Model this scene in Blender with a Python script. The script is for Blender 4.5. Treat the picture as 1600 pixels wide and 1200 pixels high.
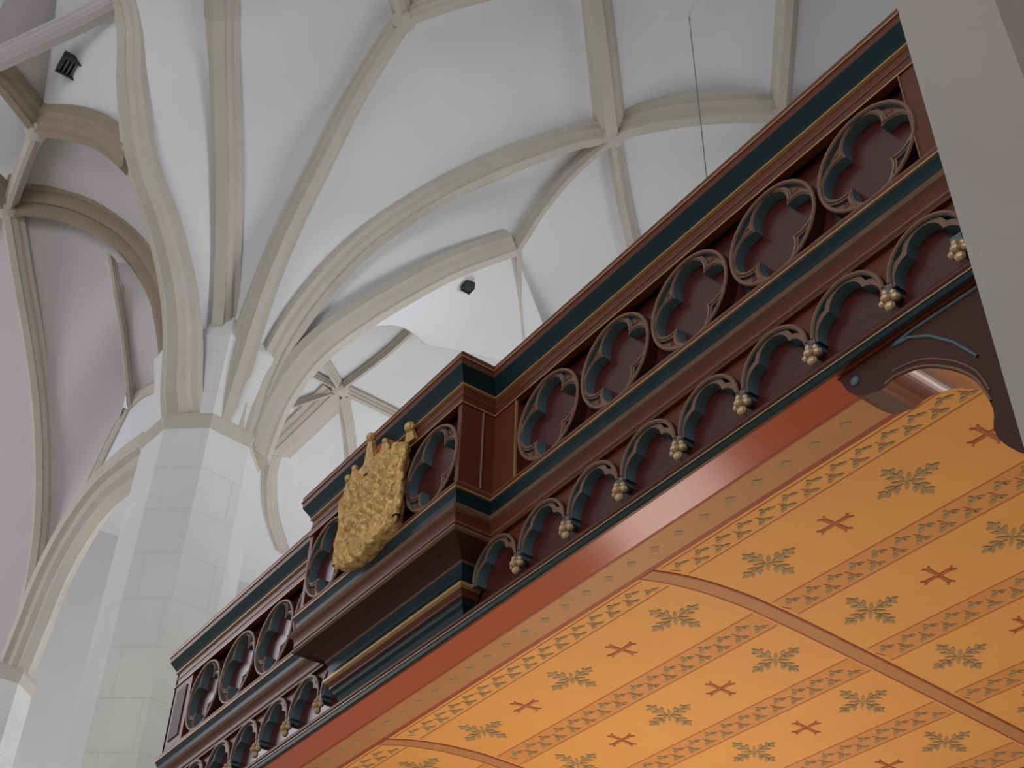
import bpy, bmesh, math, random
from mathutils import Vector, Matrix
random.seed(7)
for o in list(bpy.data.objects): bpy.data.objects.remove(o, do_unlink=True)
scene = bpy.context.scene
COL = scene.collection
PI = math.pi

# ------------------------------------------------------------ camera
cam_d = bpy.data.cameras.new('camera'); cam = bpy.data.objects.new('camera', cam_d); COL.objects.link(cam)
cam_d.sensor_width = 36.0; cam_d.lens = 2014.3 / 1600 * 36.0; cam_d.clip_end = 200
R_ = Vector((0.58841570, 0.80821785, 0.02347079)); U_ = Vector((0.50769556, -0.39190393, 0.76723955)); F_ = Vector((-0.62929499, 0.43953978, 0.64093103))
cam.matrix_world = Matrix(((R_.x, U_.x, -F_.x, 0), (R_.y, U_.y, -F_.y, 0), (R_.z, U_.z, -F_.z, 1.6), (0, 0, 0, 1)))
scene.camera = cam

# ------------------------------------------------------------ light
w = bpy.data.worlds.new('daylight'); scene.world = w; w.use_nodes = True
bg = w.node_tree.nodes['Background']; bg.inputs[0].default_value = (0.93, 0.96, 1.0, 1); bg.inputs[1].default_value = 0.30
def area(name, loc, target, sx, sy, power, col, spread=PI):
    l = bpy.data.lights.new(name, 'AREA'); l.shape = 'RECTANGLE'; l.size = sx; l.size_y = sy; l.energy = power; l.color = col; l.spread = spread
    o = bpy.data.objects.new(name, l); COL.objects.link(o); o.location = loc
    o.rotation_euler = (Vector(target) - Vector(loc)).to_track_quat('-Z', 'Y').to_euler()
    return o
area('pillar_fill_light', (1, -10, 9.5), (-12, 4, 10), 5, 7, 850, (0.92, 0.97, 1.0))  # unseen fill added to brighten the pillar, not a known window
area('web_fill_light', (-3, 13, 7.5), (-11.2, 4.6, 11.8), 4, 5, 70, (0.94, 0.97, 1.0), 0.9)  # added unseen light, spread narrowed to brighten the webs beside the pillar
area('west_window_light', (-19.5, -2.4, 12.0), (-7.5, 3, 5.5), 5.2, 5.4, 290, (0.95, 0.92, 1.0))
area('porch_window_light', (-7.6, 8.4, 2.4), (-3.3, 3.1, 4.7), 1.2, 0.8, 15, (1.0, 0.86, 0.78))
area('aisle_window_light', (-16, 12, 7), (-13.5, 5, 14.6), 3, 5, 380, (0.97, 0.97, 1.0))
area('aisle_fill_light', (-19, 8.5, 4), (-20.9, 3, 8), 2, 4, 190, (0.94, 0.97, 1.0))  # extra unseen light, added to brighten the back wall beyond the arch
area('warm_light_under_gallery', (-6.0, 5.0, 1.9), (-4.6, 4.2, 5), 0.9, 0.9, 72, (1.0, 0.66, 0.38))
area('warm_light_under_gallery', (-2.2, 5.2, 1.2), (-2.8, 4.6, 5), 0.8, 0.8, 30, (1.0, 0.66, 0.38))  # second warm light, added to lift the right end of the underside
scene.view_settings.view_transform = 'Standard'; scene.view_settings.look = 'None'
scene.view_settings.exposure = 0.0; scene.view_settings.gamma = 1.0; scene.view_settings.use_curve_mapping = False

# ------------------------------------------------------------ materials
def mat(name, col, rough=0.6, metal=0.0, var=0.08, scale=6.0, bump=0.0, spec=0.5, stretch=(1, 1, 1), coat=0.0):
    m = bpy.data.materials.new(name); m.use_nodes = True; nt = m.node_tree; b = nt.nodes['Principled BSDF']
    b.inputs['Roughness'].default_value = rough; b.inputs['Metallic'].default_value = metal
    b.inputs['Specular IOR Level'].default_value = spec; b.inputs['Coat Weight'].default_value = coat
    b.inputs['Coat Roughness'].default_value = 0.22
    tc = nt.nodes.new('ShaderNodeTexCoord'); mp = nt.nodes.new('ShaderNodeMapping'); mp.inputs['Scale'].default_value = stretch
    nz = nt.nodes.new('ShaderNodeTexNoise'); nz.inputs['Scale'].default_value = scale; nz.inputs['Detail'].default_value = 5
    nt.links.new(tc.outputs['Object'], mp.inputs[0]); nt.links.new(mp.outputs[0], nz.inputs['Vector'])
    mx = nt.nodes.new('ShaderNodeMix'); mx.data_type = 'RGBA'
    mx.inputs[6].default_value = (*[c * (1 - var) for c in col], 1); mx.inputs[7].default_value = (*[min(1, c * (1 + var)) for c in col], 1)
    nt.links.new(nz.outputs['Fac'], mx.inputs[0]); nt.links.new(mx.outputs[2], b.inputs['Base Color'])
    if bump:
        bp = nt.nodes.new('ShaderNodeBump'); bp.inputs['Strength'].default_value = bump; bp.inputs['Distance'].default_value = 0.02
        nt.links.new(nz.outputs['Fac'], bp.inputs['Height']); nt.links.new(bp.outputs[0], b.inputs['Normal'])
    return m
plaster = mat('white_plaster', (0.68, 0.68, 0.69), 0.9, var=0.05, scale=1.2, bump=0.05)
plaster_dimmed = mat('dimmed_pinkish_plaster', (0.52, 0.49, 0.485), 0.9, var=0.05, scale=1.2)  # pinkish plaster with dimmer light of the left bays put into its colour
stone = mat('rib_stone', (0.50, 0.455, 0.385), 0.85, var=0.12, scale=2.5, bump=0.1)
stone_warm_dimmed = mat('dimmed_warm_rib_stone', (0.31, 0.24, 0.17), 0.85, var=0.15, scale=2.5, bump=0.1)  # brown stone, colour darkened further where less light comes from below
wood = mat('red_brown_wood', (0.105, 0.023, 0.009), 0.40, var=0.25, scale=9, stretch=(0.6, 6, 6), spec=0.35)
wood_dark = mat('dark_wood', (0.050, 0.013, 0.008), 0.5, var=0.25, scale=9, stretch=(0.6, 6, 6), spec=0.3)
wood_panel = mat('dark_red_panel', (0.060, 0.010, 0.008), 0.27, var=0.2, scale=7, stretch=(0.6, 5, 5), spec=0.6)
wood_tan = mat('worn_tan_moulding', (0.17, 0.085, 0.05), 0.45, var=0.25, scale=12)
blue = mat('blue_green_paint', (0.004, 0.016, 0.018), 0.35, var=0.3, scale=10, spec=0.3)
teal = mat('teal_paint', (0.075, 0.115, 0.13), 0.5, var=0.3, scale=14)
gold_line = mat('gold_line', (0.42, 0.24, 0.09), 0.4, metal=0.25, var=0.2, scale=20)
gold = mat('gilding', (0.54, 0.32, 0.11), 0.5, metal=0.55, var=0.6, scale=30, bump=0.9)
gold_pale = mat('pale_gilding', (0.50, 0.34, 0.19), 0.5, metal=0.3, var=0.2, scale=30)
cap_red = mat('red_crown_cap', (0.30, 0.06, 0.02), 0.5)
lacquer = mat('lacquered_red_board', (0.37, 0.075, 0.018), 0.22, var=0.15, scale=4, stretch=(0.4, 4, 4), coat=0.2)
lacquer_dark = mat('dark_lacquered_wood', (0.16, 0.035, 0.016), 0.2, coat=0.8)
cable_grey = mat('grey_cable', (0.16, 0.16, 0.17), 0.6)
vent_grey = mat('grey_vent_slats', (0.12, 0.13, 0.12), 0.7)
ochre = mat('ochre_ceiling', (0.62, 0.335, 0.10), 0.6, var=0.07, scale=3)
ochre_deep = mat('deep_ochre_stripe', (0.54, 0.265, 0.085), 0.6, var=0.07, scale=3)
band_brown = mat('brown_painted_band', (0.40, 0.205, 0.085), 0.55, var=0.12, scale=5)
red_line = mat('dull_red_line', (0.26, 0.055, 0.03), 0.6)
red_thin = mat('faded_red_line', (0.46, 0.17, 0.065), 0.6)
motif_green = mat('grey_green_stencil', (0.31, 0.24, 0.135), 0.65, var=0.2, scale=30)
red_dark = mat('dark_red_inlay', (0.10, 0.015, 0.012), 0.6)
motif_red = mat('red_stencil', (0.36, 0.11, 0.045), 0.65)
grille = mat('dark_vent', (0.03, 0.035, 0.03), 0.7)

def ashlar(name, col, joint, bw, bh, pink=0):
    m = mat(name, col, 0.85, var=0.10, scale=1.6, bump=0.08); nt = m.node_tree; b = nt.nodes['Principled BSDF']
    mx = [n for n in nt.nodes if n.type == 'MIX'][0]
    tc = [n for n in nt.nodes if n.type == 'TEX_COORD'][0]
    sx = nt.nodes.new('ShaderNodeSeparateXYZ'); nt.links.new(tc.outputs['Object'], sx.inputs[0])
    ad = nt.nodes.new('ShaderNodeMath'); ad.operation = 'ADD'; nt.links.new(sx.outputs[0], ad.inputs[0]); nt.links.new(sx.outputs[1], ad.inputs[1])
    cx = nt.nodes.new('ShaderNodeCombineXYZ'); nt.links.new(ad.outputs[0], cx.inputs[0]); nt.links.new(sx.outputs[2], cx.inputs[1])
    br = nt.nodes.new('ShaderNodeTexBrick'); nt.links.new(cx.outputs[0], br.inputs['Vector'])
    br.inputs['Scale'].default_value = 1; br.inputs['Brick Width'].default_value = bw; br.inputs['Row Height'].default_value = bh
    br.inputs['Mortar Size'].default_value = 0.008; br.inputs['Mortar Smooth'].default_value = 0.6
    m2 = nt.nodes.new('ShaderNodeMix'); m2.data_type = 'RGBA'; m2.inputs[7].default_value = (*joint, 1)
    nt.links.new(br.outputs['Fac'], m2.inputs[0]); nt.links.new(mx.outputs[2], m2.inputs[6]); nt.links.new(m2.outputs[2], b.inputs['Base Color'])
    return m
pillar_stone = ashlar('pillar_ashlar', (0.68, 0.68, 0.65), (0.60, 0.60, 0.57), 0.9, 0.55)
pier_stone = ashlar('pier_ashlar', (0.42, 0.38, 0.34), (0.41, 0.37, 0.33), 1.4, 0.6)

# ------------------------------------------------------------ mesh helpers
class MB:
    def __init__(s): s.v = []; s.f = []; s.m = []; s.mats = []
    def mi(s, m):
        if m not in s.mats: s.mats.append(m)
        return s.mats.index(m)
    def add(s, vs, fs, m):
        k = len(s.v); i = s.mi(m); s.v += [tuple(q) for q in vs]
        for f in fs: s.f.append(tuple(k + q for q in f)); s.m.append(i)
    def box(s, x0, x1, y0, y1, z0, z1, m):
        s.add([(x0,y0,z0),(x1,y0,z0),(x1,y1,z0),(x0,y1,z0),(x0,y0,z1),(x1,y0,z1),(x1,y1,z1),(x0,y1,z1)],
              [(0,3,2,1),(4,5,6,7),(0,1,5,4),(1,2,6,5),(2,3,7,6),(3,0,4,7)], m)
    def grid(s, P, m, mats=None, close=False):          # P rows of points
        n = len(P[0]); k = len(s.v); s.v += [tuple(q) for r in P for q in r]
        for i in range(len(P) - 1 + (1 if close else 0)):
            i2 = (i + 1) % len(P)
            for j in range(n - 1):
                s.f.append((k+i*n+j, k+i*n+j+1, k+i2*n+j+1, k+i2*n+j)); s.m.append(s.mi(mats[j] if mats else m))
    def ball(s, c, r, m, n=8, k=6, sc=(1,1,1)):
        vs = [(c[0], c[1], c[2]+r*sc[2])]
        for i in range(1, k):
            a = PI*i/k
            for j in range(n):
                b = 2*PI*j/n; vs.append((c[0]+r*sc[0]*math.sin(a)*math.cos(b), c[1]+r*sc[1]*math.sin(a)*math.sin(b), c[2]+r*sc[2]*math.cos(a)))
        vs.append((c[0], c[1], c[2]-r*sc[2])); fs = []
        for j in range(n): fs.append((0, 1+j, 1+(j+1) % n)); fs.append((len(vs)-1, 1+(k-2)*n+(j+1) % n, 1+(k-2)*n+j))
        for i in range(k-2):
            for j in range(n): fs.append((1+i*n+j, 1+(i+1)*n+j, 1+(i+1)*n+(j+1) % n, 1+i*n+(j+1) % n))
        s.add(vs, fs, m)
    def tube(s, pts, r, m, n=8, closed=False):
        N = len(pts); rows = []
        for i in range(N):
            a = Vector(pts[(i-1) % N if closed else max(0, i-1)]); b = Vector(pts[(i+1) % N if closed else min(N-1, i+1)])
            t = (b - a).normalized(); up = Vector((0, 1, 0)) if abs(t.y) < 0.9 else Vector((1, 0, 0))
            s1 = t.cross(up).normalized(); s2 = s1.cross(t); c = Vector(pts[i])
            rows.append([c + s1*r*math.cos(2*PI*j/n) + s2*r*math.sin(2*PI*j/n) for j in range(n+1)])
        s.grid(rows, m, close=closed)
    def build(s, name, parent=None, smooth=False, recalc=True, z0=None):
        dz = Z if z0 is None else z0; s.v = [(a, b, c+dz) for a, b, c in s.v]
        me = bpy.data.meshes.new(name); me.from_pydata(s.v, [], s.f)
        for m in s.mats: me.materials.append(m)
        for p, i in zip(me.polygons, s.m): p.material_index = i; p.use_smooth = smooth
        bm = bmesh.new(); bm.from_mesh(me)
        if smooth: bmesh.ops.remove_doubles(bm, verts=bm.verts, dist=1e-5)
        if recalc: bmesh.ops.recalc_face_normals(bm, faces=bm.faces)
        bm.to_mesh(me); bm.free(); me.update()
        o = bpy.data.objects.new(name, me); COL.objects.link(o)
        if parent:
            o.parent = parent; o.matrix_parent_inverse = Matrix.Translation(parent.location).inverted()
        return o
def thing(name, loc, label, cat, group=None):
    o = bpy.data.objects.new(name, None); COL.objects.link(o); o.location = loc; o.empty_display_size = 0.2
    return tag(o, label, cat, group)
def tag(o, label, cat, group=None):
    o['label'] = label; o['category'] = cat
    if group: o['group'] = group
    return o
def struct(o, label=None):
    o['kind'] = 'structure'
    if label: o['label'] = label
    return o
def prism(mb, poly, z0, z1, m):
    n = len(poly); mb.add([(x, y, z0) for x, y in poly] + [(x, y, z1) for x, y in poly],
        [tuple(range(n))[::-1], tuple(range(n, 2*n))] + [(i, (i+1) % n, n+(i+1) % n, n+i) for i in range(n)], m)
def plate(mb, poly, y0, y1, m):                      # polygon in the x-z plane given thickness in y
    n = len(poly); mb.add([(x, y0, z) for x, z in poly] + [(x, y1, z) for x, z in poly],
        [tuple(range(n)), tuple(range(n, 2*n))[::-1]] + [(i, (i+1) % n, n+(i+1) % n, n+i) for i in range(n)], m)
def sweep(mb, path, prof, mats):
    """profile (outward offset, z) carried along a plan path with mitred corners; outward is to the right of the travel direction"""
    n = len(path); rows = []
    for i in range(n):
        p = Vector(path[i])
        d1 = (Vector(path[i]) - Vector(path[i-1])).normalized() if i else None
        d2 = (Vector(path[i+1]) - Vector(path[i])).normalized() if i < n-1 else None
        n1 = Vector((d1.y, -d1.x)) if d1 else None; n2 = Vector((d2.y, -d2.x)) if d2 else None
        if n1 is None: b = n2
        elif n2 is None: b = n1
        else: b = (n1 + n2) / (1 + n1.dot(n2))
        rows.append([(p.x + b.x*o, p.y + b.y*o, z) for o, z in prof])
    mb.grid(rows, None, mats=mats)
    for r in (rows[0], rows[-1]): mb.add(r, [tuple(range(len(r)))], mats[0])
Z = 1.6      # eye height; heights below are metres above the floor = measured + Z
CURVES = {
    'r1': [(-11.68,3.5,8.95),(-11.54,3.32,9.33),(-11.42,3.16,9.94),(-11.23,2.9,10.47),(-10.93,2.49,10.93),(-10.66,2.11,11.2),(-10.47,1.84,11.5),(-10.21,1.5,12.14),(-9.94,1.12,13.0),(-9.14,0.02,13.35)],
    'r2': [(-11.72,3.8,8.95),(-11.5,3.7,10.15),(-11.17,3.42,11.17),(-10.47,2.94,11.95),(-9.72,2.42,12.6),(-9.21,2.08,13.0),(-7.71,1.13,13.25)],
    'r3': [(-11.48,4.01,8.95),(-11.27,4.01,9.75),(-10.99,4.01,10.73),(-10.55,4.01,11.48),(-9.89,4.0,12.04),(-9.17,4.0,12.66),(-8.19,3.99,13.0)],
    'r4': [(-11.49,4.45,8.91),(-11.41,4.5,9.85),(-11.23,4.64,10.63),(-10.9,4.9,11.4),(-10.46,5.23,12.01),(-9.8,5.74,12.55),(-9.11,6.26,12.86),(-8.43,6.78,13.03),(-8.05,7.08,13.0)],
    'r5': [(-8.05,7.08,12.98),(-8.75,7.03,12.97),(-9.38,6.99,12.77),(-9.92,6.95,12.4)],
    'r6': [(-11.58,4.66,8.87),(-11.5,4.76,9.64),(-11.33,5.0,10.36),(-11.08,5.35,10.91),(-10.72,5.84,11.48),(-10.35,6.35,11.98),(-9.92,6.95,12.4)],
    'b0up': [(-8.05,7.08,13.0),(-7.27,6.31,13.0),(-6.57,5.6,13.0),(-6.1,5.13,13.0)],
    'b0b1': [(-8.05,7.08,13.0),(-7.72,7.25,13.0),(-7.17,7.73,13.0),(-6.8,8.15,13.0),(-6.51,8.55,13.0)],
    'b1up': [(-6.51,8.55,13.0),(-5.81,7.92,13.0),(-5.22,7.39,13.0),(-4.62,6.84,13.0)],
    'b0dn': [(-8.05,7.08,13.0),(-8.65,7.72,13.0),(-9.2,8.34,13.0),(-10.04,9.35,13.0)],
    'b1dn': [(-6.51,8.55,13.0),(-7.07,9.07,13.0),(-7.6,9.66,13.0)],
    'b1rt': [(-6.51,8.55,13.0),(-6.01,9.26,13.0),(-5.55,10.54,13.0)],
    'b2up': [(-8.19,3.99,13.0),(-7.96,3.74,13.0),(-7.45,3.19,13.0)],
    'b2rt': [(-8.19,3.99,13.0),(-7.7,4.3,13.0),(-7.18,4.67,13.0),(-6.68,5.03,13.0)],
    'jdn': [(-9.92,6.95,12.4),(-10.44,7.37,12.4),(-11.15,7.96,12.4),(-12.0,8.73,12.4)],
    'l1': [(-12.42,3.5,9.76),(-12.55,3.33,10.63),(-12.74,3.07,11.52),(-13.07,2.63,12.31),(-13.47,2.08,12.8),(-13.81,1.62,12.98),(-14.08,1.26,13.0)],
    'kr': [(-12.46,1.08,13.0),(-11.94,1.36,12.64),(-11.34,1.67,12.08),(-10.81,1.96,11.36)],
    'k2': [(-10.01,1.13,13.0),(-10.53,0.88,13.0),(-11.06,0.6,13.0),(-11.87,0.17,13.0)],
    'kl': [(-12.46,1.08,13.0),(-12.21,0.73,13.0),(-12.04,0.47,13.0),(-11.85,0.08,13.0)],
    'klb': [(-12.46,1.08,13.0),(-13.28,1.16,13.0),(-14.08,1.26,13.0)],
    'lbl': [(-14.08,1.26,13.0),(-13.89,0.93,13.0),(-13.7,0.52,13.0)],
    'lbd': [(-14.08,1.26,13.0),(-14.47,1.04,13.0),(-14.94,0.83,13.0)],
    'l2': [(-16.62,3.62,7.7),(-16.69,3.54,9.35),(-16.37,3.27,10.36),(-15.83,2.79,11.31),(-15.25,2.28,11.96),(-14.6,1.72,12.51),(-14.08,1.26,13.0)],
    'l4': [(-13.46,3.88,9.4),(-14.51,3.77,9.46),(-15.11,3.71,9.24),(-15.49,3.67,8.82),(-15.67,3.65,8.32),(-16.35,3.72,7.7)],
    'l3': [(-16.4,3.72,7.7),(-15.73,3.65,8.64),(-15.59,3.66,9.47),(-15.14,3.71,10.5),(-14.7,3.75,11.17)],
    'l3b': [(-14.7,3.75,11.17),(-14.29,3.79,11.14),(-13.78,3.84,10.95)],
    't': [(-14.7,3.75,11.17),(-14.36,3.54,11.31),(-13.73,3.15,11.54),(-13.33,2.89,11.63),(-13.03,2.68,11.74),(-13.14,2.53,12.27)],
    'f1': [(-14.59,6.86,13.0),(-14.54,6.31,13.0)],
    'f2': [(-14.59,6.86,13.0),(-14.16,6.3,13.0)],
    'f3': [(-14.59,6.86,13.0),(-13.47,6.99,13.0),(-12.62,7.02,13.0)],
    'f4': [(-14.59,6.86,13.0),(-15.44,6.45,13.0)],
    'f5': [(-14.7,6.88,13.0),(-15.69,6.87,13.0),(-16.76,6.85,13.0)],
    'f5b': [(-16.76,6.85,13.0),(-17.46,7.1,13.0),(-18.51,7.69,13.0),(-19.44,8.41,13.0)],
    'f6': [(-14.59,6.86,13.0),(-15.64,7.64,13.0),(-16.73,8.34,13.0)],
    'f7': [(-14.59,6.86,13.0),(-14.65,8.21,13.0)],
    'f8': [(-12.78,7.23,13.0),(-12.66,7.63,13.0),(-12.51,8.24,13.0)],
    'f9': [(-12.58,6.72,13.0),(-12.54,6.94,13.0),(-12.8,7.28,13.0)],
    'w9b': [(-11.59,6.34,12.0),(-12.1,6.88,12.3),(-12.03,7.59,12.45),(-11.86,8.16,12.45),(-11.63,9.06,12.45)],
}
# ------------------------------------------------------------ the vault
def V3(p): return Vector(p)
def resample(pts, n):
    P = [V3(p) for p in pts]; k = len(P)
    # smooth (Catmull-Rom) then even spacing
    S = []
    for i in range(k-1):
        p0 = P[max(i-1, 0)]; p1 = P[i]; p2 = P[i+1]; p3 = P[min(i+2, k-1)]
        for j in range(8):
            t = j/8; S.append(0.5*((2*p1) + (p2-p0)*t + (2*p0-5*p1+4*p2-p3)*t*t + (3*p1-p0-3*p2+p3)*t**3))
    S.append(P[-1]); L = [0]
    for i in range(1, len(S)): L.append(L[-1] + (S[i]-S[i-1]).length)
    out = []; j = 0
    for i in range(n):
        d = L[-1]*i/(n-1)
        while j < len(S)-2 and L[j+1] < d: j += 1
        q = (d-L[j])/max(1e-9, L[j+1]-L[j]); out.append(S[j].lerp(S[j+1], min(1, max(0, q))))
    return out
def frame(pts):
    h = (pts[-1]-pts[0]); h.z = 0; h.normalize(); side = Vector((-h.y, h.x, 0)); N = []
    for i in range(len(pts)):
        t = pts[min(i+1, len(pts)-1)] - pts[max(i-1, 0)]; th = t.x*h.x + t.y*h.y; tz = t.z; l = math.hypot(th, tz)
        N.append((h*(-tz) + Vector((0, 0, th))) / l)
    return side, N
def back(pts, d, N=None):
    if N is None: side, N = frame(pts)
    return [p + n*d for p, n in zip(pts, N)]
PROF = [(-.5, 1.1), (-.5, .62), (-.36, .52), (-.30, .30), (-.16, .14), (-.15, 0), (.15, 0), (.16, .14), (.30, .30), (.36, .52), (.5, .62), (.5, 1.1)]
PROF2 = [(-.5, 1.1), (-.5, .75), (-.42, .60), (-.34, .62), (-.28, .42), (-.22, .30), (-.14, .34), (-.10, .10), (-.05, 0), (.05, 0), (.10, .10), (.14, .34), (.22, .30), (.28, .42), (.34, .62), (.42, .60), (.5, .75), (.5, 1.1)]
def rib(name, key, width, depth, m, n=36, label=None, taper=None, prof=PROF):
    pts = resample(CURVES[key] if isinstance(key, str) else key, n); side, N = frame(pts); mb = MB(); rows = []
    for i, p in enumerate(pts):
        wd = width * (taper[0] + (taper[1]-taper[0])*i/(n-1) if taper else 1)
        rows.append([p + side*(a*wd) + N[i]*(d*depth) for a, d in prof])
    mb.grid(rows, m)
    for r in (rows[0], rows[-1]): mb.add(r, [tuple(range(len(r)))], m)
    o = mb.build(name, smooth=False)
    return struct(o, label)
def rail(*keys, n=None, d=.17, rev=()):
    out = []
    for q, k in enumerate(keys):
        c = CURVES[k] if isinstance(k, str) else k
        c = [V3(p) for p in c]; pts = resample(c, (n or 24)); pts = back(pts, d)
        if k in rev: pts = pts[::-1]
        out += pts if not out else pts[1:]
    return out
def web(name, A, B, m=None, bulge=.06, nv=12, label=None, up=None):
    assert len(A) == len(B), (name, len(A), len(B)); rows = []; th = 0.12
    for a, b in zip(A, B):
        L = (b-a).length; rows.append([a.lerp(b, j/nv) + Vector((0, 0, 1))*(bulge*L*4*(j/nv)*(1-j/nv)) for j in range(nv+1)])
    mb = MB(); mb.grid(rows, m or plaster)
    o = mb.build(name, smooth=True); return struct(o, label)

PX, PY = -12.04, 4.02
# ribs that spring from the free pillar, then the ones around the crown
n_ = [0]
def T(key, w, d, m=stone, **k):
    n_[0] += 1; return rib('trim_%d' % n_[0], key, w, d, m, **k)
T('r1', .40, .26, taper=(1.25, .62)); T('r2', .42, .26, taper=(1.1, .95)); T('r3', .27, .20, taper=(1.3, .95)); T('r4', .34, .24, taper=(1.3, 1.1))
T('r5', .20, .20); T('r6', .46, .26, taper=(1.2, .8)); T('b0up', .50, .40); T('b0b1', .46, .34); T('b1up', .30, .34); T('b0dn', .20, .2)
T('b1dn', .2, .2); T('b1rt', .2, .2); T('b2up', .24, .2); T('b2rt', .24, .2); T('jdn', .10, .16)
T('l1', .62, .44, m=stone_warm_dimmed, taper=(.8, 1.0), prof=PROF2); T('kr', .40, .34, m=stone_warm_dimmed, n=20); T('kl', .34, .3, m=stone_warm_dimmed); T('klb', .2, .2); T('lbl', .3, .3, m=stone_warm_dimmed)
T('lbd', .2, .2); T('l2', .34, .26); T('l4', .46, .5, m=stone); T('k2', .30, .05, m=plaster_dimmed); T('l3', .16, .2); T('l3b', .12, .2); T('t', .14, .18)
for k, wd in (('f1', .1), ('f2', .16), ('f3', .14), ('f4', .1), ('f5', .55), ('f5b', .26), ('f6', .2), ('f7', .24), ('f9', .14)): T(k, wd, .12)
def pt(*p): return V3(p)
off = lambda c, v: [p + Vector(v) for p in c]
A = rail('r1', n=30)
web('ceiling_vault', A, rail('r2', n=30), label='white web between the two ribs rising straight up from the pillar')
web('ceiling_vault', rail('r2', n=30) , (rail('r3', n=18) + rail('b2up', n=13)[1:]))
web('ceiling_vault', rail('r3', n=24) + rail('b2rt', n=16)[1:], rail('r4', n=24) + rail('b0up', n=16)[1:], nv=16)
b2u, b2r = rail('b2up', n=16), rail('b2rt', n=16)
web('ceiling_vault', b2u, b2r)
web('ceiling_vault', rail('r4', n=39), rail('r6', n=24) + rail('r5', n=16)[::-1][1:], bulge=.04)
jd = rail('jdn', n=20); bd = rail('b0dn', n=20)
web('ceiling_vault', jd, bd)
web('ceiling_vault', rail('b0dn', n=20), [p for p in rail('b0b1', n=10)] + rail('b1dn', n=11)[1:])
web('ceiling_vault', rail('b0up', n=20), (rail('b1up', n=20)))
web('ceiling_vault', rail('b1up', n=20), off(rail('b1up', n=20), (5.5, 4.5, .2)))
web('ceiling_vault', rail('b1rt', n=20), off(rail('b1dn', n=20), (0, 3, 0)))
# between the wide transverse rib and the thin one behind it
r6u = rail('r6', n=30, d=.1)[14:]; w9 = resample(CURVES['w9b'], 16)
jx = [p + Vector((0, 0, .1)) for p in resample(CURVES['jdn'], 16)]
web('ceiling_vault', r6u, w9, bulge=.0)
web('ceiling_vault', jx, [w9[-1].lerp(r6u[-1], 1-i/15) for i in range(16)], bulge=.0)
web('ceiling_vault', w9, [Vector((p.x, p.y, 13.13)) for p in w9], m=stone, bulge=0)
# left bays
web('ceiling_vault', rail('r1', n=30, d=.2)[:24], rail('l1', n=24, d=.3), m=plaster_dimmed, bulge=.02)
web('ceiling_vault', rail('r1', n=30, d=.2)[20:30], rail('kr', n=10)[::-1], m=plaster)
web('ceiling_vault', rail('kl', n=12, d=.28), off(rail('r1', n=30, d=.2)[29:30]*12, (0, 0, .1)), m=plaster_dimmed)
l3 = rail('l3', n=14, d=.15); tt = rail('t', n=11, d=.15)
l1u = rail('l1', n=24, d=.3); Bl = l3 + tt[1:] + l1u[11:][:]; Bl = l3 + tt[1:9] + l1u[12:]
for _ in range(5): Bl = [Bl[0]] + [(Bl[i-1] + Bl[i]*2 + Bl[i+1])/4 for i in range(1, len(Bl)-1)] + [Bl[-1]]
web('ceiling_vault', rail('l2', n=len(Bl), d=.22), Bl, m=plaster_dimmed, bulge=.03)
web('ceiling_vault', l1u[:12][::-1], [p for p in tt[::-1][:6]] + rail('l3b', n=7, d=.15)[1:], m=plaster_dimmed, bulge=.0)
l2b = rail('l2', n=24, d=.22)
web('ceiling_vault', l2b, off(l2b, (-2.5, -2.2, .5)), m=plaster_dimmed)
# the bright arcade wall between wall rib and arch
l4 = rail('l4', n=20, d=.1)[::-1]; l3c = (rail('l3', n=14, d=.1) + rail('l3b', n=7, d=.1)[1:])
struct(web('wall_arcade', l4, l3c, m=plaster, bulge=0), 'bright arcade wall above the arch left of the pillar')
mb = MB(); mb.add([(-30, -12, 13.9), (8, -12, 13.9), (8, 22, 13.9), (-30, 22, 13.9), (-30, -12, 14.2), (8, -12, 14.2), (8, 22, 14.2), (-30, 22, 14.2)], [(0,1,2,3),(4,7,6,5),(0,4,5,1),(1,5,6,2),(2,6,7,3),(3,7,4,0)], plaster); struct(mb.build('ceiling'))
mb = MB(); mb.box(-21.2, -12.2, 4.2, 16, 13.12, 13.3, plaster); struct(mb.build('ceiling_aisle'))
mb = MB(); mb.box(-21.4, -21.0, -12, 22, -Z, 13.9, plaster); struct(mb.build('wall_back'))
mb = MB(); mb.box(-30, 8, -12, 22, -Z-.2, -Z, stone); struct(mb.build('floor'))

for key, i_ in (('b0b1', 0), ('b0b1', -1), ('b2rt', 0), ('f1', 0), ('klb', 0), ('klb', -1)):
    c_ = CURVES[key][i_]; n_[0] += 1; mb = MB(); mb.ball((c_[0], c_[1], c_[2]+.045), .15, stone, n=18, k=8, sc=(1, 1, .45)); struct(mb.build('trim_%d' % n_[0], smooth=True))
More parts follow.
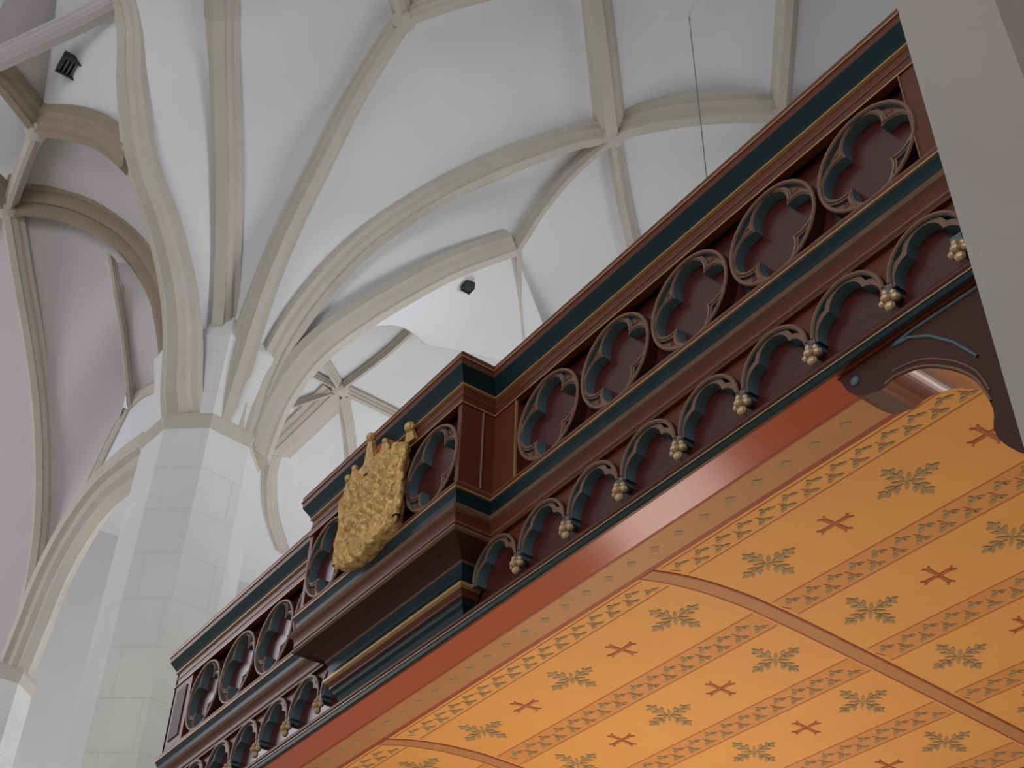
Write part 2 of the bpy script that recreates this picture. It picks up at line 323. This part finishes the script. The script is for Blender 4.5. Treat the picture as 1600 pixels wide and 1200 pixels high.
# ------------------------------------------------------------ pillars
def octagon(cx, cy, r, rot=PI/8): return [(cx + r*math.cos(rot + i*PI/4), cy + r*math.sin(rot + i*PI/4)) for i in range(8)]
def pillar(cx, cy, r, z1, label, rot, m, capital=True):
    t = thing('stone_pillar', (cx, cy, 0), label, 'pillar')
    mb = MB(); prism(mb, octagon(cx, cy, r, rot), -Z, z1, m); mb.build('shaft', t)
    if capital:
        mb = MB(); rows = []
        for rr, zz in ((r*1.0, z1-.16), (r*1.02, z1-.12), (r*1.05, z1-.06), (r*1.07, z1-.02), (r*1.05, z1+.03), (r*1.02, z1+.05), (r*.9, z1+.06)):
            o = octagon(cx, cy, rr, rot); rows.append([(x, y, zz) for x, y in o + o[:1]])
        mb.grid(rows, stone); mb.build('capital', t)
    return t
pl = pillar(PX, PY, .68, 9.0, 'tall pale octagonal stone pillar carrying the vault ribs, beyond the gallery', PI/8 + .1, pillar_stone)
mb = MB(); rows = []        # the mass of stone out of which the ribs spring
for rr, zz, sx in ((.62, 9.0, 0), (.66, 9.4, 0), (.73, 9.85, 0), (.80, 10.15, 0), (.70, 10.45, 0), (.5, 10.9, 0)):
    o = octagon(PX, PY, rr, PI/8+.1); rows.append([(x, y, zz) for x, y in o + o[:1]])
mb.grid(rows, pillar_stone); mb.build('rib_springing', pl)
pillar(-16.75, 3.5, .52, 7.75, 'far octagonal stone pillar at the left edge, where arcade arch comes down', PI/8, pillar_stone)
t = thing('stone_pier', (-1.5, 3.2, 0), 'smooth grey-beige stone pier against which the right end of the gallery stops', 'pillar')
mb = MB(); prism(mb, [(-1.586, 2.94), (-1.355, 3.287), (-1.355, 3.9), (-1.586, 3.9)], -Z, 13.85, pier_stone); mb.build('shaft', t)
def vent(name, c, s, label):
    t = thing('vault_vent', (c[0], c[1], c[2]+Z), label, 'vent'); x, y, z = c
    mb = MB(); mb.box(x-s, x+s, y-s, y-s*.85, z-.02, z+.1, grille); mb.box(x-s, x+s, y+s*.85, y+s, z-.02, z+.1, grille)
    mb.box(x-s, x-s*.85, y-s*.85, y+s*.85, z-.02, z+.1, grille); mb.box(x+s*.85, x+s, y-s*.85, y+s*.85, z-.02, z+.1, grille); mb.build('frame', t)
    mb = MB(); mb.box(x-s*.85, x+s*.85, y-s*.85, y+s*.85, z+.05, z+.1, grille)
    for i in range(5): mb.box(x-s*.8, x+s*.8, y-s*.8+i*s*.36, y-s*.8+i*s*.36+s*.12, z+.0, z+.05, vent_grey)
    mb.build('grille', t)
vent('v', (-11.28, 1.06, 13.1), .14, 'small dark square vent in the vault at upper left')
vent('v', (-10.60, 6.63, 12.07), .07, 'small dark vent in the vault just above the gallery, right of the pillar')
mb = MB(); mb.tube([(-6.23, 6.77, 13.9), (-6.23, 6.77, 9), (-6.23, 6.77, 5.0)], .006, cable_grey, n=6)
tag(mb.build('hanging_cable'), 'thin dark cable hanging straight down from the vault behind the gallery', 'cable')

# ------------------------------------------------------------ the gallery
G = thing('organ_gallery', (-5.25, 3.0, 3.068+Z), 'long carved red-brown wooden gallery parapet with blue-green mouldings, projecting bay and tracery', 'gallery')
XL, XR = -8.44, -1.585; YF = 3.0; BL, BR, YB = -6.06, -4.44, 2.79
PATH = [(XL, 6.5), (XL, YF), (BL, YF), (BL, YB), (BR, YB), (BR, YF), (XR, YF)]
mb = MB()
prof = [(-.13, 4.50), (-.13, 4.535), (.045, 4.54), (.058, 4.525), (.060, 4.497), (.065, 4.492), (.065, 4.484), (.058, 4.479), (.055, 4.447),
        (.044, 4.428), (.030, 4.405), (.018, 4.385), (.010, 4.366), (.014, 4.362), (.014, 4.354), (.0, 4.350), (.0, 4.300), (.004, 4.298), (.004, 4.294), (0, 4.292), (.0, 4.246), (.008, 4.244), (.008, 4.236), (-.03, 4.232)]
ms = [wood_dark, wood, wood, wood, wood_tan, gold_line, wood, wood, blue, blue, blue, blue, gold_line, gold_line, gold_line, wood, wood, wood_tan, wood, wood, wood, gold_line, wood]
sweep(mb, PATH, prof, ms); mb.build('top_rail', G)
mb = MB()
prof = [(-.03, 3.742), (.0, 3.738), (.008, 3.736), (.010, 3.728), (.022, 3.690), (.030, 3.684), (.030, 3.676), (.022, 3.672), (.010, 3.640), (.006, 3.612), (.012, 3.590),
        (.030, 3.584), (.040, 3.570), (.030, 3.556), (.012, 3.548), (.004, 3.520), (.004, 3.500), (.008, 3.496), (.008, 3.490), (0, 3.486), (-.02, 3.484)]
ms = [wood, wood_tan, wood_tan, wood, gold_line, gold_line, wood_tan, blue, blue, blue, blue, wood_tan, wood_tan, wood_tan, wood, wood, wood, wood_tan, wood_tan, wood]
sweep(mb, PATH, prof, ms); mb.build('middle_rail', G)
MP = [(XL, 6.5), (XL, YF), (XR, YF)]
mb = MB()
sweep(mb, MP, [(-.07, 3.155), (.0, 3.150), (.004, 3.140), (.004, 3.128), (.010, 3.124), (.006, 3.116), (.004, 3.106), (.016, 3.102), (.016, 3.096), (.012, 3.093), (.010, 3.072), (.0, 3.068), (-.012, 3.067)],
      [wood_dark, wood_dark, wood, wood, wood_dark, wood_dark, gold_line, gold_line, blue, blue, blue, wood_dark]); mb.build('bottom_rail', G)
# back boards
mb = MB(); mb.box(XL+.05, BL, YF+.060, YF+.085, 3.115, 4.50, wood_panel); mb.box(BR, XR, YF+.060, YF+.085, 3.115, 4.50, wood_panel)
mb.box(BL, BR, YF+.060, YF+.085, 3.115, 3.5, wood_panel); mb.build('back_panel', G)
mb = MB(); mb.box(BL+.04, BR-.04, YB+.060, YB+.08, 3.5, 4.5, wood_panel); mb.build('bay_back_panel', G)
# posts
mb = MB(); mb.box(-1.69, XR, YF, YF+.09, 3.735, 4.245, wood); mb.box(-1.694, -1.688, YF-.006, YF+.04, 3.74, 4.24, wood_tan)
mb.build('post', G)
mb = MB(); mb.box(BR, BR+.19, YF, YF+.09, 3.735, 4.245, wood); mb.box(BR+.186, BR+.192, YF-.004, YF+.01, 3.74, 4.24, gold_line); mb.build('post', G)
mb = MB(); mb.box(XL, -8.13, YF, YF+.09, 3.735, 4.245, wood); mb.box(-8.36, -8.20, YF-.008, YF, 3.80, 4.18, wood_dark); mb.build('post', G)
mb = MB(); mb.box(XL, XL+.03, YF, 6.5, 3.07, 4.5, wood_dark); mb.build('end_panel', G)
for s_, x in ((1, BR), (-1, BL)):
    mb = MB(); x0_, x1_ = (x-.035, x) if s_ > 0 else (x, x+.035)
    mb.box(x0_, x1_, YB, YF+.02, 3.49, 4.245, wood); o = mb.build('bay_side_panel', G)
    if s_ > 0: mb = MB(); mb.tube([(x, YB+.135, 3.745), (x, YB+.135, 4.235)], .007, wood_tan, n=6); mb.build('moulding', o).matrix_parent_inverse = Matrix.Identity(4) if 0 else o.matrix_world.inverted()
mb = MB()
for x0, x1 in ((-5.53, -5.51), (-4.99, -4.97)):
    mb = MB(); mb.box(x0, x1, YB+.002, YB+.06, 3.735, 4.245, wood); mb.build('mullion', G)
# tracery
def foil(b, a, th, clip=9):
    ph = (th + PI/4) % (PI/2) - PI/4; return min(clip, b*math.cos(ph) + math.sqrt(max(0, a*a - (b*math.sin(ph))**2)))
def ringband(mb, inner, outer, y0, y1, mf, mi, mo, close=True, cx=0, cz=0):
    n = len(inner); P = lambda q, y: (cx+q[0], y, cz+q[1]); R = n if close else n-1
    vs = [P(q, y0) for q in inner] + [P(q, y0) for q in outer] + [P(q, y1) for q in inner] + [P(q, y1) for q in outer]
    k = n
    mb.add(vs, [(i, (i+1) % n, k+(i+1) % n, k+i) for i in range(R)], mf)
    mb.add(vs, [(i, 2*k+i, 2*k+(i+1) % n, (i+1) % n) for i in range(R)], mi)
    mb.add(vs, [(k+i, k+(i+1) % n, 3*k+(i+1) % n, 3*k+i) for i in range(R)], mo)
def polar(rf, n, a0=0, a1=2*PI, close=True):
    return [(rf(a)*math.cos(a), rf(a)*math.sin(a)) for a in [a0 + (a1-a0)*i/(n if close else n-1) for i in range(n)]]
CIR = lambda r: (lambda a: r)
def roundel_meshes():
    A_ = MB(); n = 64; y = 0
    ringband(A_, polar(CIR(.232), n), polar(CIR(.248), n), y-.004, y+.062, wood_tan, teal, wood_dark)
    A_.tube([(.240*math.cos(2*PI*i/40), y-.002, .240*math.sin(2*PI*i/40)) for i in range(40)], .009, wood_tan, n=6, closed=True)
    B_ = MB(); n = 128
    ringband(B_, polar(lambda a: foil(.128, .100, a), n), polar(lambda a: foil(.128, .124, a, .236), n), y+.008, y+.062, wood_tan, teal, teal)
    B_.tube([(r*math.cos(a), y+.006, r*math.sin(a)) for a, r in [(2*PI*i/96, foil(.128, .110, 2*PI*i/96)) for i in range(96)]], .006, wood_tan, n=5, closed=True)
    ringband(B_, polar(lambda a: foil(.128, .120, a, .230), n), polar(CIR(.236), n), y+.022, y+.050, wood_tan, wood_tan, wood_tan)
    for q in range(4):
        a = PI/4 + q*PI/2; c = Vector((math.cos(a), math.sin(a))); t_ = Vector((-c.y, c.x)); yy = y+.0205
        B_.add([(c.x*.222, yy, c.y*.222), (c.x*.186+t_.x*.03, yy, c.y*.186+t_.y*.03), (c.x*.176, yy, c.y*.176), (c.x*.186-t_.x*.03, yy, c.y*.186-t_.y*.03)], [(0, 1, 2, 3)], red_dark)
    return A_, B_
def copy_tree(o, loc=None, parent=None, dx=None):
    c = o.copy(); COL.objects.link(c)
    if parent: c.parent = parent
    for ch in o.children: copy_tree(ch, parent=c)
    return c
A_, B_ = roundel_meshes()
ROUND = [(-1.918-.5144*k, YF) for k in range(5)] + [(-4.705-.545*k, YB) for k in range(3)] + [(-6.321-.5144*k, YF) for k in range(4)]
def place(o, loc, parent):
    o.parent = parent; o.location = Vector(loc) - parent.location
r0 = None
for k, (x, y) in enumerate(ROUND):
    if r0 is None:
        r0 = A_.build('tracery_roundel', z0=0); f0 = B_.build('cusped_foil', z0=0)
        f0.parent = r0; r = r0
    else: r = copy_tree(r0)
    place(r, (x, y, 3.967 + Z + (.02 if 0 else 0)), G)
# arcade
def arch_mesh():
    p = .3757; n = 40; CZ = 3.285-3.30
    A_ = MB(); a0, a1 = -.14, PI+.14
    inner = polar(CIR(.163), n, a0, a1, False); outer = polar(CIR(.181), n, a0, a1, False)
    ringband(A_, inner, outer, -.004, .062, wood_tan, teal, wood_dark, close=False, cz=CZ)
    A_.tube([(.172*math.cos(a), -.002, CZ+.172*math.sin(a)) for a in [PI*i/30 for i in range(31)]], .008, wood_tan, n=6)
    # spandrel board
    n2 = 30; arc = [(.181*math.cos(PI*i/n2), CZ+.181*math.sin(PI*i/n2)) for i in range(n2+1)]
    for i in range(n2):
        (xa, za), (xb, zb) = arc[i], arc[i+1]; top = .187
        A_.add([(xa, .022, za), (xb, .022, zb), (xb, .022, top), (xa, .022, top)], [(0, 1, 2, 3)], wood)
    for s in (-1, 1):
        A_.add([(s*.181, .022, CZ), (s*p/2, .022, CZ), (s*p/2, .022, top), (s*.181, .022, top)], [(0, 1, 2, 3)], wood)
    A_.box(-p/2, p/2, .0, .04, .168, .187, wood)
    B_ = MB(); n = 80
    ringband(B_, polar(lambda a: foil(.072, .082, a), n, -.12, PI+.12, False), polar(lambda a: foil(.072, .106, a, .168), n, -.12, PI+.12, False), .006, .062, wood_tan, teal, teal, close=False, cz=CZ)
    return A_, B_
def knob_mesh():
    K = MB(); K.box(-.024, .024, -.002, .08, -.028, .02, teal); S_ = MB()
    S_.ball((0, 0, -.050), .020, gold_pale, sc=(1, 1, 1.3))
    for a_ in (0, PI, 3*PI/2): S_.ball((.026*math.cos(a_), .020*math.sin(a_), -.056), .020, gold_pale, n=8, k=6, sc=(1, 1, .8)); S_.ball((.020*math.cos(a_), .018*math.sin(a_), -.030), .013, gold_pale, n=8, k=6)
    S_.ball((0, -.004, -.086), .020, gold_pale, n=8, k=6, sc=(1.1, 1, 1.0))
    return K, S_
aa, bb = arch_mesh(); kk, ss = knob_mesh(); a0 = None
for k in range(19):
    xc = -1.579 - .3757*(k-.5)
    if k in (0, 9, 10, 11): continue
    if a0 is None:
        a0 = aa.build('arcade_arch', z0=0); c0 = bb.build('cusped_foil', z0=0); c0.parent = a0; a = a0
    else: a = copy_tree(a0)
    place(a, (xc, YF, 3.30+Z), G)
p0 = None
for k in range(19):
    if k in (8, 9, 10, 11): continue
    if p0 is None:
        p0 = kk.build('pendant', z0=0); s0 = ss.build('gilded_knob', z0=0); s0.parent = p0; q = p0; s0['label'] = 'pale gilded foliate knob'
    else: q = copy_tree(p0)
    place(q, (-1.579-.3757*k - (.066 if k == 0 else 0), YF, 3.27+Z), G)
# corbel mouldings under the bay
mb = MB(); BP = [(BL, YF+.05), (BL, YB), (BR, YB), (BR, YF+.05)]
prof = [(-.02, 3.49), (.0, 3.488), (.004, 3.474), (.014, 3.468), (.014, 3.460), (.0, 3.452), (-.03, 3.446), (-.075, 3.435), (-.115, 3.415), (-.135, 3.40), (-.130, 3.392), (-.138, 3.385),
        (-.150, 3.36), (-.155, 3.32), (-.150, 3.290), (-.135, 3.278), (-.135, 3.264), (-.150, 3.255), (-.165, 3.235), (-.165, 3.222), (-.180, 3.215), (-.185, 3.19), (-.20, 3.175), (-.21, 3.14)]
ms = [wood, wood, wood, wood_tan, wood_tan, wood_dark, wood_dark, wood_dark, wood_dark, wood_tan, wood_tan, blue, blue, blue, gold_line, gold_line, gold_line, lacquer, wood, wood_dark, blue, blue, blue]
ms = [m if m is not lacquer else wood for m in ms]
sweep(mb, BP, prof, ms); mb.box(BL+.02, BR-.02, YB+.02, YF+.08, 3.455, 3.5, wood_dark); mb.build('bay_corbel', G)

# ------------------------------------------------------------ coat of arms
CA = thing('coat_of_arms', (-5.24, 2.76, 3.70+Z), 'gilded carved coat of arms with a crown, fixed on the front of the projecting bay', 'coat of arms')
def relief(u, v):
    return .018*math.sin(9*u+3*math.sin(9*v)) * math.sin(15*v+2*math.sin(7*u)) + .008*math.sin(31*u+7*v) * math.sin(47*v-5*u)
mb = MB(); NU, NV = 60, 60; rows = []
for j in range(NV+1):
    v = j/NV; z = 3.70 + .56*v; hw = .31*(1 - .10*math.sin(PI*v)) * (1 if v > .22 else .80 + .20*math.sin(PI/2*v/.22)); hw += .012*math.sin(26*v); row = []
    for i in range(NU+1):
        u = -1 + 2*i/NU; e = max(abs(u), 0); y = 2.745 - .05*math.sqrt(max(0, 1 - e**4)) + relief(u, v) * (1 - e**8) - (.012 if .80 < e < .93 else 0)
        zz = z - (.05*(1-u*u) if v < .12 else 0)
        row.append((-5.24 + hw*u, y if 0 < i < NU and 0 < j < NV else 2.79, zz))
    rows.append(row)
mb.grid(rows, gold); mb.build('shield', CA, smooth=True)
for s in (-1, 1):       # carved scrolls at either side
    mb = MB()
    pts = [(-5.24+s*(.31+.02*math.sin(4*t_)), 2.735, 3.76+.46*t_/6) for t_ in range(7)]
    mb.tube(pts, .026, gold, n=8)
    for i in range(6): mb.ball((-5.24+s*(.300+.022*(i % 2)), 2.735, 3.76+.083*i), .022+.010*(i % 3), gold, n=7, k=5, sc=(1, .7, 1.5))
    mb.build('scroll_border', CA, smooth=True)
mb = MB(); rows = []
for j, (z, r) in enumerate(((4.19, .27), (4.215, .285), (4.24, .27), (4.27, .275))):
    rows.append([(-5.24 + r*math.sin(a), 2.775 - .09*math.cos(a), z) for a in [-PI/2 + PI*i/24 for i in range(25)]])
mb.grid(rows, gold)
for x, z1, r in ((-.31, 4.355, .028), (-.155, 4.32, .02), (.02, 4.43, .03), (.17, 4.32, .02), (.325, 4.35, .034)):
    y = 2.775 - .09*math.cos(math.asin(max(-1, min(1, x/.33)))); X = -5.24 + x
    mb.add([(X-.055, y, 4.25), (X+.055, y, 4.25), (X+.012, y-.01, z1), (X-.012, y-.01, z1), (X-.055, y+.03, 4.25), (X+.055, y+.03, 4.25), (X+.012, y+.015, z1), (X-.012, y+.015, z1)],
           [(0,1,2,3), (5,4,7,6), (1,5,6,2), (4,0,3,7), (3,2,6,7), (0,4,5,1)], gold)
    mb.ball((X, y, z1), r, gold, n=10, k=7)
mb.build('crown', CA)
mb = MB(); mb.ball((-5.22, 2.745, 4.30), .12, cap_red, n=14, k=8, sc=(1.5, .35, .8)); mb.build('crown_cap', CA, smooth=True)

# ------------------------------------------------------------ painted ceiling under the gallery
S = thing('painted_gallery_ceiling', (-5.0, 3.2, 3.07+Z), 'ochre painted wooden underside of the gallery with stencilled flowers and crosses', 'painted ceiling')
PRF = [(3.41, 3.108), (3.6, 3.155), (3.8, 3.185), (4.05, 3.203), (4.4, 3.196), (5.0, 3.165), (5.6, 3.130), (6.2, 3.092), (6.9, 3.04)]
def zs(y):
    for (a, b), (c, d) in zip(PRF, PRF[1:]):
        if y <= c: return b + (d-b)*(y-a)/(c-a)
    return PRF[-1][1]
def zsm(y): return (zs(y-.09)*1 + zs(y-.045)*2 + zs(y)*2 + zs(y+.045)*2 + zs(y+.09))/8 if y > 3.5 else zs(y)
YS = [3.41 + (6.45-3.41)*i/60 for i in range(61)]
RX = [-1.67, -3.77, -6.05, -8.33]
def strip(mb, x0, x1, ya, yb, m, dz=.0, n=24):
    ys = [ya + (yb-ya)*i/n for i in range(n+1)]; mb.grid([[(x0, y, zsm(y)-dz), (x1, y, zsm(y)-dz)] for y in ys], m)
def flatpoly(mb, cx, cy, pts, m, dz=.003):
    vs = [(cx+a, cy+b, zsm(cy+b)-dz) for a, b in pts]; mb.add(vs, [tuple(range(len(vs)))], m)
def leaf(mb, cx, cy, a, l, w, m):
    c, s = math.cos(a), math.sin(a); P = [(0, 0), (.35*l, w), (.7*l, .7*w), (l, 0), (.7*l, -.7*w), (.35*l, -w)]
    flatpoly(mb, cx, cy, [(x*c-y*s, x*s+y*c) for x, y in P], m)
def cross(mb, cx, cy):
    for q in range(4):
        a = q*PI/2; c, s = math.cos(a), math.sin(a)
        for P in ([(0, .009), (.078, .012), (.078, -.012), (0, -.009)], [(.065, .004), (.088, .024), (.096, .016), (.078, 0)], [(.065, -.004), (.078, 0), (.096, -.016), (.088, -.024)]):
            flatpoly(mb, cx, cy, [(x*c-y*s, x*s+y*c) for x, y in P], motif_red)
def flower(mb, cx, cy):
    for q in range(4):
        a = q*PI/2; c, s = math.cos(a), math.sin(a)
        leaf(mb, cx+.02*c, cy+.02*s, a, .12, .012, motif_green)
        for d in (-1, 1):
            leaf(mb, cx+.055*c, cy+.055*s, a+d*.8, .060, .014, motif_green); leaf(mb, cx+.11*c, cy+.11*s, a+d*1.0, .045, .012, motif_green)
        leaf(mb, cx+.11*c, cy+.11*s, a, .06, .016, motif_green)
        leaf(mb, cx, cy, a+PI/4, .075, .010, motif_green)
for i in range(3):
    x1, x0 = RX[i]-.05, RX[i+1]+.05; mb = MB(); n = 6
    mb.grid([[(x0+(x1-x0)*j/n, y, zsm(y)) for j in range(n+1)] for y in YS], ochre)
    for yc in (3.525, 4.24, 4.90, 5.55, 6.2):
        if yc > 4: strip(mb, x0+.02, x1-.02, yc-.081, yc+.081, ochre_deep, .0005, 20)
        for d in (-.085, .085): strip(mb, x0+.02, x1-.02, yc+d-.004, yc+d+.004, red_thin, .002, 2)
        k = 0; x = x1-.10
        while x > x0+.08:
            for dy, sh in ((.034, 0), (-.034, .062)):
                X = x-sh
                leaf(mb, X, yc+dy, .35, .055, .013, motif_green); leaf(mb, X, yc+dy, PI-.5, .050, .013, motif_green); leaf(mb, X, yc+dy, -PI/2, .03, .012, motif_green); leaf(mb, X+.02, yc+dy, 1.2, .03, .008, motif_green)
            flatpoly(mb, x-.11, yc, [(-.022, -.022), (-.016, -.024), (.0, .024), (-.006, .026)], red_thin)
            x -= .135
    xm = (x0+x1)/2
    for yc in (3.875, 4.56, 5.20, 5.86):
        for q in range(-2, 3):
            xq = (x0-.03) + .32 + (2-q)*.410 if 0 else (RX[i+1]+1.14) + q*.410
            if xq < x1-.1: (flower if q % 2 == 0 else cross)(mb, xq, yc)
    mb.build('painted_panel', S, recalc=False)
for x in RX[1:]:
    mb = MB()
    for a, b, m in ((-.05, -.038, red_line), (-.038, .038, band_brown), (.038, .05, red_line)):
        mb.grid([[(x+a, y, zsm(y)-.004), (x+b, y, zsm(y)-.004)] for y in YS], m)
    for s in (-.05, .05): mb.grid([[(x+s, y, zsm(y)-.004), (x+s, y, zsm(y)+.01)] for y in YS], red_line)
    mb.build('rib_band', S)
mb = MB(); X0, X1 = XL+.03, XR+.0
cv = [(3.002, 3.0675), (3.07, 3.081), (3.14, 3.094), (3.218, 3.1075)]
mb.grid([[(X0, y, z), (X1, y, z)] for y, z in cv], lacquer); o = mb.build('edge_board', S)
mb = MB()
for a, b, m in ((3.215, 3.228, red_line), (3.228, 3.385, band_brown), (3.385, 3.412, red_line)):
    mb.grid([[(X0, a, 3.106), (X1, a, 3.106)], [(X0, b, 3.106), (X1, b, 3.106)]], m)
x = X1-.05
while x > X0:
    leaf(mb, x, 3.31, 0, .05, .012, motif_green) if 0 else mb.add([(x, 3.30, 3.1045), (x-.03, 3.325, 3.1045), (x-.06, 3.30, 3.1045), (x-.03, 3.275, 3.1045)], [(0,1,2,3)], motif_green)
    x -= .16
mb.build('border_frame', S)
mb = MB(); mb.grid([[(X0, 6.40, 3.07), (X1, 6.40, 3.07)], [(X0, 6.60, 3.06), (X1, 6.60, 3.06)]], band_brown)
mb.grid([[(X0, 6.385, 3.069), (X1, 6.385, 3.069)], [(X0, 6.40, 3.069), (X1, 6.40, 3.069)]], red_line); mb.build('border_frame', S)
mb = MB(); mb.box(X0, X1, 3.11, 11.0, 3.23, 3.35, wood_dark) 
mb.build('gallery_floor', S)

# ------------------------------------------------------------ carved bracket against the pier
B = thing('carved_bracket', (-1.9, 3.15, 2.4+Z), 'dark wooden arched bracket with pendant end between the gallery and the stone pier', 'bracket')
O1 = [(XR, 3.066), (-2.262, 3.066), (-2.245, 3.04), (-2.225, 2.985), (-2.19, 2.945), (-2.163, 2.925), (-2.085, 2.900)]
AR = [(-2.085, 2.900), (-2.055, 2.905), (-2.018, 2.908), (-1.95, 2.894), (-1.892, 2.868), (-1.83, 2.822), (-1.777, 2.77), (-1.73, 2.701), (-1.704, 2.609), (-1.699, 2.554), (-1.713, 2.499), (-1.699, 2.441), (-1.645, 2.365), (XR, 2.33)]
def bez(P, n=4):
    Q_ = resample([(a, 0, b) for a, b in P], (len(P)-1)*n+1); return [(q.x, q.z) for q in Q_]
AR2 = bez(AR); mb = MB(); poly = O1[:-1] + AR2
cap = poly[::-1]
mb.add([(x, 3.03, z) for x, z in poly] + [(x, 3.20, z) for x, z in poly], [tuple(range(len(poly))), tuple(range(len(poly), 2*len(poly)))[::-1]], wood_dark)
k = len(poly)
for i in range(k):
    j = (i+1) % k; m = lacquer_dark if i >= len(O1)-1 and i < k-1 else wood_dark
    mb.add([(poly[i][0], 3.03, poly[i][1]), (poly[j][0], 3.03, poly[j][1]), (poly[j][0], 3.20, poly[j][1]), (poly[i][0], 3.20, poly[i][1])], [(0, 1, 2, 3)], m)
mb.build('arched_board', B)
mb = MB(); mb.tube([(x+.004, 3.029, z+.010) for x, z in AR2[1:34]], .005, wood_tan, n=6); mb.build('arch_bead', B)
mb = MB(); mb.tube([(x+.012, 3.029, z+.034) for x, z in AR2[3:33]], .004, wood_tan, n=6); mb.build('arch_bead', B)
mb = MB(); mb.tube([(-2.005, 3.027, 3.045), (-1.93, 3.027, 3.035), (-1.85, 3.027, 2.985), (-1.77, 3.027, 2.90), (-1.70, 3.027, 2.79)], .006, teal, n=6); mb.build('painted_bead', B); mb = MB()
mb.tube([(-2.005, 3.027, 3.045), (-1.9, 3.027, 3.055), (-1.62, 3.027, 3.05)], .006, teal, n=6); mb.build('painted_bead', B)
mb = MB(); mb.ball((-2.185, 3.028, 3.005), .020, teal, sc=(1, .5, 1)); mb.build('boss', B)
bpy.context.view_layer.update()
